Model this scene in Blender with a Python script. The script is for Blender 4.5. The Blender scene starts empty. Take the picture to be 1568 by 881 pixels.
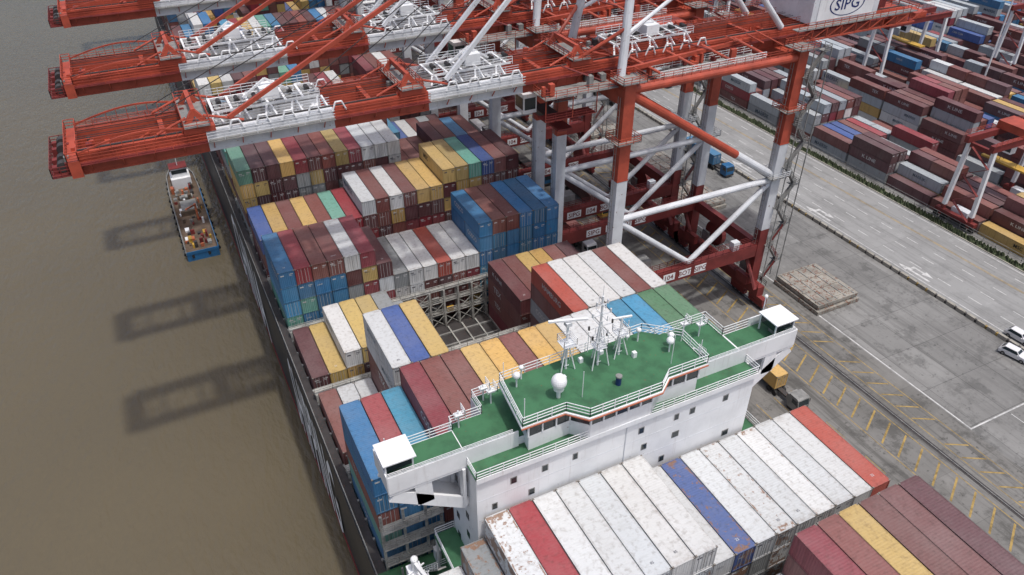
import bpy, math, random
import numpy as np
from mathutils import Vector, Matrix
random.seed(7)
R=math.radians
scene=bpy.context.scene
scene.view_settings.view_transform='Standard'
scene.view_settings.look='None'
scene.view_settings.exposure=0
# ---------------------------------------------------------------- materials
def newmat(name):
    m=bpy.data.materials.new(name); m.use_nodes=True
    nt=m.node_tree
    b=nt.nodes['Principled BSDF']
    return m,nt,b
def N(nt,t,**k):
    n=nt.nodes.new(t)
    for a,v in k.items(): setattr(n,a,v)
    return n
def mathn(nt,op,a,b=None,c=None,clamp=False):
    n=nt.nodes.new('ShaderNodeMath'); n.operation=op; n.use_clamp=clamp
    for i,x in enumerate((a,b,c)):
        if x is None: continue
        if isinstance(x,(int,float)): n.inputs[i].default_value=x
        else: nt.links.new(x,n.inputs[i])
    return n.outputs[0]
def mixc(nt,fac,a,b,mode='MIX'):
    n=nt.nodes.new('ShaderNodeMix'); n.data_type='RGBA'; n.blend_type=mode
    for idx,x in ((0,fac),(6,a),(7,b)):
        if isinstance(x,(int,float)): n.inputs[idx].default_value=x
        elif isinstance(x,tuple): n.inputs[idx].default_value=x+(1,) if len(x)==3 else x
        else: nt.links.new(x,n.inputs[idx])
    return n.outputs[2]
def noise(nt,vec,scale,detail=3,rough=.6):
    n=nt.nodes.new('ShaderNodeTexNoise'); n.inputs['Scale'].default_value=scale
    n.inputs['Detail'].default_value=detail; n.inputs['Roughness'].default_value=rough
    if vec is not None: nt.links.new(vec,n.inputs['Vector'])
    return n.outputs[0]
def mapr(nt,v,a,b,c=0.,d=1.):
    n=nt.nodes.new('ShaderNodeMapRange'); n.interpolation_type='SMOOTHSTEP'
    nt.links.new(v,n.inputs[0])
    for i,x in ((1,a),(2,b),(3,c),(4,d)):
        if isinstance(x,(int,float)): n.inputs[i].default_value=x
        else: nt.links.new(x,n.inputs[i])
    return n.outputs[0]
def paint(name,col,rough=.5,grime=.35,rust=0.,scale=.5,metal=0,streak=0.):
    m,nt,b=newmat(name)
    tc=N(nt,'ShaderNodeTexCoord').outputs['Object']
    n1=noise(nt,tc,scale,5,.65); n2=noise(nt,tc,scale*6,6,.7)
    dark=tuple(c*(1-grime) for c in col)
    c=mixc(nt,mapr(nt,n1,.35,.7),col,dark)
    if streak>0:
        mp=N(nt,'ShaderNodeMapping'); mp.inputs['Scale'].default_value=(1.8,1.8,.12); nt.links.new(tc,mp.inputs[0])
        st=noise(nt,mp.outputs[0],1.3,5,.65)
        c=mixc(nt,mapr(nt,st,.55,.78,0,streak),c,(.20,.12,.075))
    if rust>0:
        mask=mapr(nt,n2,.68-rust*.2,.74-rust*.2)
        c=mixc(nt,mask,c,(.16,.06,.03))
    nt.links.new(c,b.inputs['Base Color']); b.inputs['Roughness'].default_value=rough
    b.inputs['Metallic'].default_value=metal
    return m
M_white=paint('white_paint',(.80,.81,.82),.45,.12,.08,.3,0,.25)
M_white2=paint('crane_white_paint',(.68,.70,.73),.45,.2,.22,.25,0,.3)
M_red=paint('crane_red_paint',(.45,.078,.042),.5,.38,.15,.3)
M_dred=paint('crane_dark_red_paint',(.2,.03,.027),.6,.4,.2,.3)
M_green=paint('deck_green_paint',(.045,.155,.07),.6,.38,.2,.5)
M_glass=paint('window_glass',(.02,.03,.035),.12,.2,0)
M_steel=paint('galvanised_steel',(.27,.27,.26),.5,.4,.3,.6)
M_lash=paint('lashing_bridge_paint',(.42,.42,.39),.6,.45,.45,.8)
M_dark=paint('dark_steel',(.05,.045,.045),.6,.4,.3,.6)
M_hull=paint('hull_paint',(.026,.029,.034),.5,.35,.25,.08,0,.45)
M_orange=paint('orange_trim',(.45,.13,.06),.5,.2,0)
M_blue=paint('blue_paint',(.02,.13,.3),.45,.3,.1)
M_navy=paint('navy_paint',(.015,.03,.14),.4,.2,0)
M_yel=paint('yellow_paint',(.55,.33,.05),.55,.45,.35,.35)
M_mark=paint('road_marking_white',(.57,.57,.56),.7,.45,0,.8)
M_marky=paint('road_marking_yellow',(.38,.26,.08),.7,.6,0,.9)
M_rubber=paint('tyre_rubber',(.02,.02,.02),.8,.2,0)
M_conc=paint('concrete_block',(.34,.32,.28),.8,.35,0,.5)
M_deck=paint('rusty_cargo_deck',(.14,.10,.07),.8,.5,.5,.5)
M_hedge=paint('hedge_foliage',(.06,.08,.035),.9,.6,0,.9)
M_hatch=paint('hatch_cover_paint',(.33,.31,.27),.7,.4,.7,.3)
M_carw=paint('car_paint_white',(.7,.7,.71),.25,.05,0)
M_letter=paint('white_lettering',(.84,.84,.84),.5,.1,0)

def container_mat():
    m,nt,b=newmat('container_corrugated_paint')
    at=N(nt,'ShaderNodeAttribute',attribute_name='Col')
    col=at.outputs['Color']; al=at.outputs['Alpha']
    lc=N(nt,'ShaderNodeAttribute',attribute_name='LC')
    ls=N(nt,'ShaderNodeSeparateXYZ'); nt.links.new(lc.outputs['Vector'],ls.inputs[0])
    tc=N(nt,'ShaderNodeTexCoord').outputs['Object']
    geo=N(nt,'ShaderNodeNewGeometry')
    sn=N(nt,'ShaderNodeSeparateXYZ'); nt.links.new(geo.outputs['True Normal'],sn.inputs[0])
    sp=N(nt,'ShaderNodeSeparateXYZ'); nt.links.new(tc,sp.inputs[0])
    isY=mathn(nt,'GREATER_THAN',mathn(nt,'ABSOLUTE',sn.outputs[1]),.5)
    isZ=mathn(nt,'GREATER_THAN',sn.outputs[2],.5)
    def edge(o,L): return mathn(nt,'MULTIPLY',mathn(nt,'SUBTRACT',.5,mathn(nt,'ABSOLUTE',mathn(nt,'SUBTRACT',o,.5))),L)
    dy=edge(ls.outputs[1],12.2*.4); dx=edge(ls.outputs[0],2.44*1.6)
    n4=noise(nt,tc,3.2,5,.65); n6=noise(nt,tc,.7,4,.6)
    ed0=mapr(nt,mathn(nt,'MINIMUM',dx,dy),0.,.45,1.,0.)
    ed=mathn(nt,'MULTIPLY',ed0,mapr(nt,n6,.42,.62))
    mp=N(nt,'ShaderNodeMapping'); mp.inputs['Scale'].default_value=(2.2,2.2,.25); nt.links.new(tc,mp.inputs[0])
    st=noise(nt,mp.outputs[0],1.0,4,.6)
    mp2=N(nt,'ShaderNodeMapping'); mp2.inputs['Scale'].default_value=(.5,2.6,1); nt.links.new(tc,mp2.inputs[0])
    st2=noise(nt,mp2.outputs[0],1.0,5,.7)
    n1=noise(nt,tc,.25,3,.5); n2=noise(nt,tc,1.6,8,.75); n3=noise(nt,tc,6,3,.6)
    c=mixc(nt,mapr(nt,n1,.35,.75,.03,.15),col,(.33,.31,.30))
    c=mixc(nt,mapr(nt,st,.48,.75,0,.5),c,mixc(nt,1.,c,(.42,.37,.33),'MULTIPLY'))
    c=mixc(nt,mathn(nt,'MULTIPLY',isZ,mapr(nt,st2,.5,.72,0,.28)),c,mixc(nt,1.,c,(.66,.62,.58),'MULTIPLY'))
    dust=mathn(nt,'MULTIPLY',isZ,mapr(nt,n4,.35,.75,.03,.10))
    c=mixc(nt,dust,c,(.36,.34,.32))
    c=mixc(nt,mathn(nt,'MULTIPLY',isZ,mathn(nt,'MULTIPLY',ed,mapr(nt,n4,.3,.6,.1,.45))),c,mixc(nt,1.,c,(.5,.42,.36),'MULTIPLY'))
    thr=mathn(nt,'SUBTRACT',.79,mathn(nt,'MULTIPLY',al,.23))
    thr=mathn(nt,'SUBTRACT',thr,mathn(nt,'MULTIPLY',ed,mathn(nt,'MULTIPLY',al,.32)))
    mask=mapr(nt,n2,thr,mathn(nt,'ADD',thr,.04))
    c=mixc(nt,mathn(nt,'MULTIPLY',mask,.85),c,mixc(nt,n3,(.12,.05,.025),(.33,.19,.11)))
    nt.links.new(c,b.inputs['Base Color'])
    b.inputs['Roughness'].default_value=.6
    mx=N(nt,'ShaderNodeMix'); mx.data_type='FLOAT'
    nt.links.new(isY,mx.inputs[0]); nt.links.new(sp.outputs[1],mx.inputs[2]); nt.links.new(sp.outputs[0],mx.inputs[3])
    s=mathn(nt,'SINE',mathn(nt,'MULTIPLY',mx.outputs[0],2*math.pi/.28))
    s=mapr(nt,s,-.4,.4)
    s=mathn(nt,'MULTIPLY',s,mathn(nt,'SUBTRACT',1.,mathn(nt,'MULTIPLY',isZ,.70)))
    bp=N(nt,'ShaderNodeBump'); bp.inputs['Distance'].default_value=.036; bp.inputs['Strength'].default_value=.8
    nt.links.new(s,bp.inputs['Height']); nt.links.new(bp.outputs[0],b.inputs['Normal'])
    return m
M_cont=container_mat()
def attr_mat():
    m,nt,b=newmat('container_lettering_paint')
    at=N(nt,'ShaderNodeAttribute',attribute_name='Col')
    nt.links.new(at.outputs['Color'],b.inputs['Base Color']); b.inputs['Roughness'].default_value=.5
    return m
M_lett=attr_mat()
def ground_mat(name,c1,c2,slab=(6,5),stain=.5,joint=.5,tyre=.6):
    m,nt,b=newmat(name)
    tc=N(nt,'ShaderNodeTexCoord').outputs['Object']
    mp=N(nt,'ShaderNodeMapping'); mp.inputs['Scale'].default_value=(1,.05,1); nt.links.new(tc,mp.inputs[0])
    n1=noise(nt,tc,.05,6,.65); n2=noise(nt,tc,.17,9,.78); n3=noise(nt,mp.outputs[0],.9,6,.65); n4=noise(nt,tc,5,3,.7); n5=noise(nt,tc,1.1,5,.65)
    c=mixc(nt,mapr(nt,n1,.35,.65),c1,c2)
    c=mixc(nt,mapr(nt,n2,.5,.62,0,stain),c,tuple(x*.4 for x in c2))
    c=mixc(nt,mapr(nt,n2,.44,.34,0,.35),c,tuple(min(.6,x*1.35) for x in c1))
    c=mixc(nt,mapr(nt,n3,.47,.66,0,tyre),c,tuple(x*.45 for x in c2))
    c=mixc(nt,mapr(nt,n5,.60,.68,0,stain),c,tuple(x*.3 for x in c2))
    c=mixc(nt,mathn(nt,'MULTIPLY',n4,.25),c,tuple(x*.6 for x in c1))
    if joint>0:
        br=N(nt,'ShaderNodeTexBrick'); br.offset=0
        br.inputs['Scale'].default_value=1; br.inputs['Brick Width'].default_value=slab[0]; br.inputs['Row Height'].default_value=slab[1]
        br.inputs['Mortar Size'].default_value=.05; br.inputs['Mortar Smooth'].default_value=.3
        br.inputs['Color1'].default_value=(1,1,1,1); br.inputs['Color2'].default_value=(.72,.72,.72,1); br.inputs['Mortar'].default_value=(.28,.28,.28,1)
        nt.links.new(tc,br.inputs['Vector'])
        c=mixc(nt,joint,c,br.outputs[0],'MULTIPLY')
    nt.links.new(c,b.inputs['Base Color']); b.inputs['Roughness'].default_value=.85
    return m
M_ground=ground_mat('quay_concrete',(.262,.26,.252),(.193,.19,.184),(7,9),.6,.75,.45)
M_road=ground_mat('asphalt_road',(.305,.306,.302),(.262,.262,.258),(11,30),.25,.35,.4)
M_apron=ground_mat('apron_asphalt',(.21,.205,.195),(.135,.130,.12),(8,8),.65,.4,.7)
def water_mat():
    m,nt,b=newmat('muddy_water')
    tc=N(nt,'ShaderNodeTexCoord').outputs['Object']
    n1=noise(nt,tc,.012,3,.5)
    c=mixc(nt,mapr(nt,n1,.25,.75),(.122,.100,.062),(.106,.088,.057))
    nt.links.new(c,b.inputs['Base Color']); b.inputs['Roughness'].default_value=.12
    b.inputs['IOR'].default_value=1.45
    mp=N(nt,'ShaderNodeMapping'); mp.inputs['Scale'].default_value=(1,.45,1); mp.inputs['Rotation'].default_value=(0,0,.5); nt.links.new(tc,mp.inputs[0])
    h=mathn(nt,'ADD',noise(nt,mp.outputs[0],1.1,3,.5),mathn(nt,'MULTIPLY',noise(nt,mp.outputs[0],.28,2,.5),1.6))
    bp=N(nt,'ShaderNodeBump'); bp.inputs['Distance'].default_value=.45; bp.inputs['Strength'].default_value=.6
    nt.links.new(h,bp.inputs['Height']); nt.links.new(bp.outputs[0],b.inputs['Normal'])
    return m
M_water=water_mat()

# ---------------------------------------------------------------- builders
def link(o,parent=None):
    scene.collection.objects.link(o)
    if parent: o.parent=parent
    return o
def empty(name,loc=(0,0,0)):
    o=bpy.data.objects.new(name,None); o.location=loc; o.empty_display_size=1; return link(o)
class MB:
    def __init__(s): s.v=[];s.f=[];s.m=[];s.mats=[]
    def mi(s,mat):
        if mat not in s.mats: s.mats.append(mat)
        return s.mats.index(mat)
    def add(s,vs,fs,mat):
        n=len(s.v); k=s.mi(mat); s.v+= [tuple(v) for v in vs]
        for f in fs: s.f.append(tuple(i+n for i in f)); s.m.append(k)
    def box(s,x0,y0,z0,x1,y1,z1,mat):
        vs=[(x0,y0,z0),(x1,y0,z0),(x1,y1,z0),(x0,y1,z0),(x0,y0,z1),(x1,y0,z1),(x1,y1,z1),(x0,y1,z1)]
        s.add(vs,[(3,2,1,0),(4,5,6,7),(0,1,5,4),(1,2,6,5),(2,3,7,6),(3,0,4,7)],mat)
    def beam(s,p,q,w,h,mat):
        p=Vector(p);q=Vector(q);d=(q-p)
        if d.length<1e-6:return
        d.normalize(); up=Vector((0,0,1)) if abs(d.z)<.95 else Vector((0,1,0))
        sd=d.cross(up).normalized(); u=sd.cross(d).normalized()
        a=sd*w/2;b=u*h/2
        vs=[p-a-b,p+a-b,p+a+b,p-a+b,q-a-b,q+a-b,q+a+b,q-a+b]
        s.add(vs,[(0,1,2,3),(7,6,5,4),(0,4,5,1),(1,5,6,2),(2,6,7,3),(3,7,4,0)],mat)
    def tube(s,p,q,r,mat,n=10,r2=None):
        p=Vector(p);q=Vector(q);d=(q-p).normalized(); r2=r if r2 is None else r2
        up=Vector((0,0,1)) if abs(d.z)<.95 else Vector((1,0,0))
        a=d.cross(up).normalized(); b=a.cross(d)
        vs=[];fs=[]
        for i in range(n):
            t=2*math.pi*i/n; o=a*math.cos(t)+b*math.sin(t)
            vs+= [p+o*r,q+o*r2]
        for i in range(n):
            j=(i+1)%n; fs.append((2*i,2*i+1,2*j+1,2*j))
        fs.append(tuple(2*i for i in range(n))); fs.append(tuple(2*i+1 for i in reversed(range(n))))
        s.add(vs,fs,mat)
    def sphere(s,c,r,mat,n=14,sz=1.):
        vs=[];fs=[];k=n//2
        for i in range(k+1):
            ph=math.pi*i/k
            for j in range(n):
                t=2*math.pi*j/n
                vs.append((c[0]+r*math.sin(ph)*math.cos(t),c[1]+r*math.sin(ph)*math.sin(t),c[2]+r*sz*math.cos(ph)))
        for i in range(k):
            for j in range(n):
                fs.append((i*n+j,(i+1)*n+j,(i+1)*n+(j+1)%n,i*n+(j+1)%n))
        s.add(vs,fs,mat)
    def prism(s,pts,z0,z1,mat,top=None):
        n=len(pts)
        vs=[(x,y,z0) for x,y in pts]+[(x,y,z1) for x,y in pts]
        s.add(vs,[tuple(range(n-1,-1,-1))]+[(i,(i+1)%n,(i+1)%n+n,i+n) for i in range(n)],mat)
        s.add([(x,y,z1) for x,y in pts],[tuple(range(n))],top or mat)
    def rail(s,pts,mat,h=1.1,step=1.6,t=.06,closed=False):
        P=[Vector(p) for p in pts]
        if closed: P.append(P[0])
        for a,b in zip(P,P[1:]):
            L=(b-a).length; n=max(1,int(L/step))
            for z in (h,h*.66,h*.33):
                s.beam(a+Vector((0,0,z)),b+Vector((0,0,z)),t,t,mat)
            for i in range(n+1):
                c=a.lerp(b,i/n); s.beam(c,c+Vector((0,0,h)),t,t,mat)
    def obj(s,name,parent=None,loc=(0,0,0)):
        me=bpy.data.meshes.new(name); me.from_pydata(s.v,[],s.f)
        for m in s.mats: me.materials.append(m)
        me.polygons.foreach_set('material_index',s.m); me.update()
        o=bpy.data.objects.new(name,me); o.location=loc
        return link(o,parent)
_tc={}
def text2d(s):
    if s in _tc: return _tc[s]
    cu=bpy.data.curves.new('tmp','FONT'); cu.body=s; cu.resolution_u=2; cu.offset=.012
    o=bpy.data.objects.new('tmp',cu); scene.collection.objects.link(o)
    dg=bpy.context.evaluated_depsgraph_get(); oe=o.evaluated_get(dg); me=oe.to_mesh()
    me.calc_loop_triangles()
    V=np.array([v.co[:2] for v in me.vertices]); T=[tuple(t.vertices) for t in me.loop_triangles]
    oe.to_mesh_clear(); bpy.data.objects.remove(o); bpy.data.curves.remove(cu)
    mn=V.min(0);mx=V.max(0); V=(V-(mn+mx)/2)
    W=mx[0]-mn[0];H=mx[1]-mn[1]; V=V/H
    _tc[s]=(V,T,W/H); return _tc[s]
def text_on(mb,s,c,face,h,mat,w=None):
    V,T,asp=text2d(s); sx=h if w is None else w/asp
    vs=[]
    for u,v in V:
        u*=sx; v*=h
        if face=='-X': vs.append((c[0],c[1]-u,c[2]+v))
        elif face=='-Y': vs.append((c[0]+u,c[1],c[2]+v))
        elif face=='ZY': vs.append((c[0]+u,c[1]+v,c[2]))
    mb.add(vs,T,mat)

COL={'B':(.020,.17,.37),'N':(.03,.08,.27),'R':(.25,.017,.030),'D':(.100,.019,.023),'W':(.19,.050,.042),
'O':(.37,.058,.036),'Y':(.56,.37,.11),'H':(.64,.655,.66),'G':(.25,.27,.28),'T':(.12,.34,.27),'E':(.07,.19,.078),
'M':(.38,.42,.45),'L':(.04,.25,.43)}
class CB:
    """shipping containers, long axis along Y"""
    def __init__(s): s.b=[]; s.tv=[]; s.tf=[]; s.tcol=[]
    def box(s,x0,y0,z0,x1,y1,z1,c): s.b.append((x0,y0,z0,x1,y1,z1)+tuple(c))
    def add(s,x,y,z,k,L=12.19,h=2.78,rust=None,detail=2,w=2.44):
        x+=random.uniform(-.02,.02); y+=random.uniform(-.05,.05)
        tt=.05 if k not in 'HMG' else .012
        c=COL[k]; f=random.uniform(.78,1.15) if k not in 'H' else random.uniform(.85,1.1); t=random.uniform(-tt,tt); gm=random.uniform(0,.14)
        c=tuple(max(.01,min(.8,(v*(1-gm)+.25*gm)*f*(1+t*(i-1)*2))) for i,v in enumerate(c))
        ru=random.choice([.0,.05,.15,.25,.4]) if rust is None else rust
        C=c+(ru,); x1=x+w;y1=y+L;z1=z+h
        s.box(x+.035,y+.05,z+.06,x1-.035,y1-.05,z1-.02,C)
        dk=tuple(v*.82 for v in c)+(min(1,ru+.2),)
        if detail>=1:
            p=.13
            for px in (x,x1-p):
                for py in (y,y1-p): s.box(px,py,z,px+p,py+p,z1-.015,dk)
        if detail>=2:
            for px in (x+.006,x1-.076):
                s.box(px,y+.13,z1-.12,px+.07,y1-.13,z1-.006,dk); s.box(px,y+.13,z+.01,px+.07,y1-.13,z+.16,dk)
            for py in (y+.006,y1-.126):
                s.box(x+.13,py,z1-.14,x1-.13,py+.12,z1-.006,dk); s.box(x+.13,py,z+.01,x1-.13,py+.1,z+.16,dk)
            cc=(.16,.14,.12,.6)
            for px in (x-.006,x1-.174):
                for py in (y-.006,y1-.174):
                    s.box(px,py,z1-.12,px+.18,py+.18,z1+.004,cc)
            if random.random()<.5:
                for fx in (.2,.38,.62,.8):
                    bx=x+w*fx; s.box(bx-.025,y-.0,z+.12,bx+.025,y+.045,z1-.15,(.4,.4,.4,.2))
                s.box(x+w*.5-.02,y+.03,z+.17,x+w*.5+.02,y+.048,z1-.17,(.03,.03,.03,0))
            if random.random()<.6:
                lc=(.5,.5,.5,0) if sum(c)<1 else (.06,.06,.08,0)
                s.box(x+w*.66,y+.035,z1-.62,x+w*.9,y+.047,z1-.5,lc); s.box(x+w*.66,y+.035,z1-.85,x+w*.84,y+.047,z1-.78,lc)
                s.box(x+w*.12,y+.035,z1-.75,x+w*.34,y+.047,z1-.55,lc)
        return c
    def text(s,t,c,face,h,col,w=None):
        mb=MB(); text_on(mb,t,c,face,h,M_lett,w)
        n=len(s.tv); s.tv+=mb.v; s.tf+=[tuple(i+n for i in f) for f in mb.f]; s.tcol+=[col+(1,)]*len(mb.v)
    def obj(s,name,loc=(0,0,0)):
        B=np.array(s.b); n=len(B)
        idx=np.array([[0,1,2],[3,1,2],[3,4,2],[0,4,2],[0,1,5],[3,1,5],[3,4,5],[0,4,5]])
        V=B[:,idx.reshape(-1)].reshape(n*8,3)
        F=np.array([[4,5,6,7],[0,1,5,4],[1,2,6,5],[2,3,7,6],[3,0,4,7],[3,2,1,0]])
        FF=(F[None]+(np.arange(n)*8)[:,None,None]).reshape(-1)
        me=bpy.data.meshes.new(name); me.vertices.add(n*8); me.vertices.foreach_set('co',V.reshape(-1))
        me.loops.add(len(FF)); me.loops.foreach_set('vertex_index',FF)
        me.polygons.add(n*6); me.polygons.foreach_set('loop_start',np.arange(n*6)*4); me.polygons.foreach_set('loop_total',np.full(n*6,4))
        me.polygons.foreach_set('use_smooth',np.zeros(n*6,dtype=bool))
        me.update(calc_edges=True)
        a=me.color_attributes.new('Col','FLOAT_COLOR','POINT'); a.data.foreach_set('color',np.repeat(B[:,6:10],8,axis=0).reshape(-1))
        pat=(idx>=3).astype(float)
        big=((B[:,4]-B[:,1])>5)&((B[:,3]-B[:,0])>2)
        LC=np.where(big[:,None,None],pat[None],.5)
        a=me.attributes.new('LC','FLOAT_VECTOR','POINT'); a.data.foreach_set('vector',LC.reshape(-1))
        me.materials.append(M_cont)
        o=link(bpy.data.objects.new(name,me)); o.location=loc
        if s.tv:
            m2=bpy.data.meshes.new('lettering'); m2.from_pydata(s.tv,[],s.tf)
            a=m2.color_attributes.new('Col','FLOAT_COLOR','POINT'); a.data.foreach_set('color',np.array(s.tcol).reshape(-1))
            m2.materials.append(M_lett); link(bpy.data.objects.new('lettering',m2),o)
        return o
WH=(.5,.5,.5)
LOGO={'B':('COSCO',WH),'N':('CMA CGM',WH),'R':('COSCO',WH),'D':('K LINE',WH),'W':('TEX',WH),'O':('HAMBURG',WH),'Y':('MSC',(.03,.03,.03)),
'H':('MAERSK',(.07,.14,.2)),'G':('COSCO',WH),'T':('CHINA',WH),'E':('EVERGREEN',WH),'M':('MAERSK',(.05,.08,.12)),'L':('LINE',WH)}
def logo(cb,k,x,y,z,L,h,p=.6,sc=1.):
    if random.random()<p:
        t,c=LOGO[k]; hh=random.choice([.7,.9,1.1])*sc
        cb.text(t,(x-.025,y+L*random.choice([.25,.5,.7]),z+h*.58),'-X',hh,c,w=min(L*.6,hh*len(t)*.85))

# ---------------------------------------------------------------- water, ground
GZ=5.0
mb=MB(); mb.add([(-3000,-1500,0),(60.35,-1500,0),(60.35,4000,0),(-3000,4000,0)],[(0,1,2,3)],M_water); mb.obj('river_water')
mb=MB(); mb.add([(60.3,-1500,GZ),(4000,-1500,GZ),(4000,4000,GZ),(60.3,4000,GZ)],[(0,1,2,3)],M_ground)
mb.add([(60.3,-1500,-3),(60.3,-1500,GZ),(60.3,4000,GZ),(60.3,4000,-3)],[(3,2,1,0)],M_conc); mb.obj('ground')
mb=MB(); z=GZ+.004
mb.add([(64,-400,z),(103,-400,z),(103,900,z),(64,900,z)],[(0,1,2,3)],M_apron); mb.obj('quay_apron')
mb=MB()
mb.add([(129.2,-400,z),(151.4,-400,z),(151.4,900,z),(129.2,900,z)],[(0,1,2,3)],M_road); mb.obj('road')
mb=MB(); z=GZ+.009
def strip(x0,y0,x1,y1,m): mb.add([(x0,y0,z),(x1,y0,z),(x1,y1,z),(x0,y1,z)],[(0,1,2,3)],m)
def quad(p,m): mb.add([(a,b,z) for a,b in p],[(0,1,2,3)],m)
Y0,Y1=-60,460
for x in (130.2,150.6): strip(x,Y0,x+.2,Y1,M_mark)
for x in (144.6,144.95): strip(x,Y0,x+.15,Y1,M_marky)
y=Y0
while y<Y1:
    for x in (133.9,137.5,141.1,147.8): strip(x,y,x+.19,y+3,M_mark)
    y+=7
for ya in (25.3,52.1,78.9,105.7,132.5,159,186,213,240):
    for xa in (132.1,):
        strip(xa-.9,ya-3,xa-.4,ya+1.6,M_mark); strip(xa-.9,ya+1.6,xa+1.1,ya+2.3,M_mark); strip(xa+.6,ya-.4,xa+1.1,ya+1.6,M_mark)
        mb.add([(xa+.1,ya-.4,z),(xa+1.6,ya-.4,z),(xa+.9,ya-2.6,z)],[(2,1,0)],M_mark)
        mb.add([(xa-1.5,ya+2.3,z),(xa+.0,ya+2.3,z),(xa-.7,ya+4.6,z)],[(0,1,2)],M_mark)
for x in (69.0,72.7,76.4,80.1,83.8):
    yy=Y0
    while yy<Y1: strip(x,yy,x+.14,yy+4,M_marky); yy+=8
for x in (87.6,93.2,96.4,100.2): strip(x,Y0,x+.15,Y1,M_marky)
yy=Y0
while yy<Y1:
    quad([(88.2,yy),(92.9,yy+2.6),(92.9,yy+2.95),(88.2,yy+.35)],M_marky)
    if int(yy/3.1)%7: quad([(96.8,yy+1.8),(99.9,yy),(99.9,yy+.3),(96.8,yy+2.1)],M_marky)
    yy+=3.1
strip(103.2,44.5,103.45,300,M_mark); strip(103.45,44.5,126,44.75,M_mark); strip(112,-60,112.15,44,M_mark); strip(119,-60,119.15,44,M_mark)
mb.obj('road_markings')
for nm,x in (('crane_rail',62.1),('crane_rail',94.8)):
    mb=MB(); mb.add([(x-.45,-300,z+.003),(x+.45,-300,z+.003),(x+.45,700,z+.003),(x-.45,700,z+.003)],[(0,1,2,3)],M_dark); mb.box(x-.06,-300,GZ,x+.06,700,GZ+.1,M_steel); mb.obj(nm)
mb=MB(); y=-60
while y<430:
    mb.box(127.9,y,GZ,128.5,y+1.7,GZ+.75,M_conc)
    mb.box(127.96,y+1.72,GZ,128.44,y+2.15,GZ+.55,M_dark if int(y*7)%3 else M_marky)
    y+=2.2
mb.box(128.75,-60,GZ,129.15,430,GZ+.14,M_conc)
mb.obj('concrete_barrier')
mb=MB(); mb.box(151.45,-60,GZ,151.75,430,GZ+.15,M_conc); mb.box(153.7,-60,GZ,153.95,430,GZ+.15,M_conc); mb.box(151.75,-60,GZ,153.7,430,GZ+.1,M_hedge)
random.seed(3)
for i in range(3600):
    x=random.uniform(151.9,153.6);y=random.uniform(-40,430);r=random.uniform(.15,.45)
    mb.add([(x-r,y-r,GZ+.1),(x+r,y-r*.5,GZ+.2),(x+r*.3,y+r,GZ+.3),(x,y,GZ+.3+r*1.6)],[(0,1,3),(1,2,3),(2,0,3)],M_hedge)
mb.obj('hedge_strip')
mb=MB(); mb.rail([(154.2,-60,GZ),(154.2,430,GZ)],M_steel,1.8,3,.07); mb.obj('yard_fence')

# ---------------------------------------------------------------- container ship
ship=empty('container_ship',(0,0,0))
HX=8.9; HT=18.6
mb=MB()
hull=[(34.4,-80),(29,-74),(20,-55),(12.0,-32),(HX,-8),(HX,300),(11.0,325),(16,340),(52.8,340),(57.3,325),(59.6,300),(59.6,-8),(56.6,-32),(48.8,-55),(39.8,-74)][::-1]
A=sum(hull[i][0]*hull[(i+1)%len(hull)][1]-hull[(i+1)%len(hull)][0]*hull[i][1] for i in range(len(hull)))
if A<0: hull=hull[::-1]
mb.prism(hull,-3,11.4,M_hull,M_green)
n=len(hull)
for i in range(n):
    a=hull[i];b=hull[(i+1)%n]; mb.beam((a[0],a[1],15.0),(b[0],b[1],15.0),.24,7.2,M_hull)
mb.box(HX+.12,-8,HT-.3,10.1,300,HT-.15,M_dark); mb.box(58.4,-8,HT-.3,59.5,300,HT-.15,M_dark)
mb.box(HX+.12,43,HT-.14,17.3,52,HT-.1,M_green)
mb.rail([(HX,-8,HT),(HX,300,HT)],M_steel,1.0,2.4,.05)
y=-8
while y<300: mb.beam((10.15,y,11),(10.15,y,HT),.25,.3,M_steel); y+=3.08
mb.box(11,-20,11.4,58,300,12.1,M_dark)
mb.obj('hull',ship)
mb=MB()
text_on(mb,'CHINA',(HX-.2,133.5,9.3),'-X',14.5,M_letter,30)
text_on(mb,'SHIPPING',(HX-.2,84,9.3),'-X',14.5,M_letter,26)
mb.box(HX-.14,-8,1.0,HX-.01,300,1.5,M_dred)
mb.obj('hull_lettering',ship)
X0,PX,TZ,Z0=10.3,2.53,2.8,12.4
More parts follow.
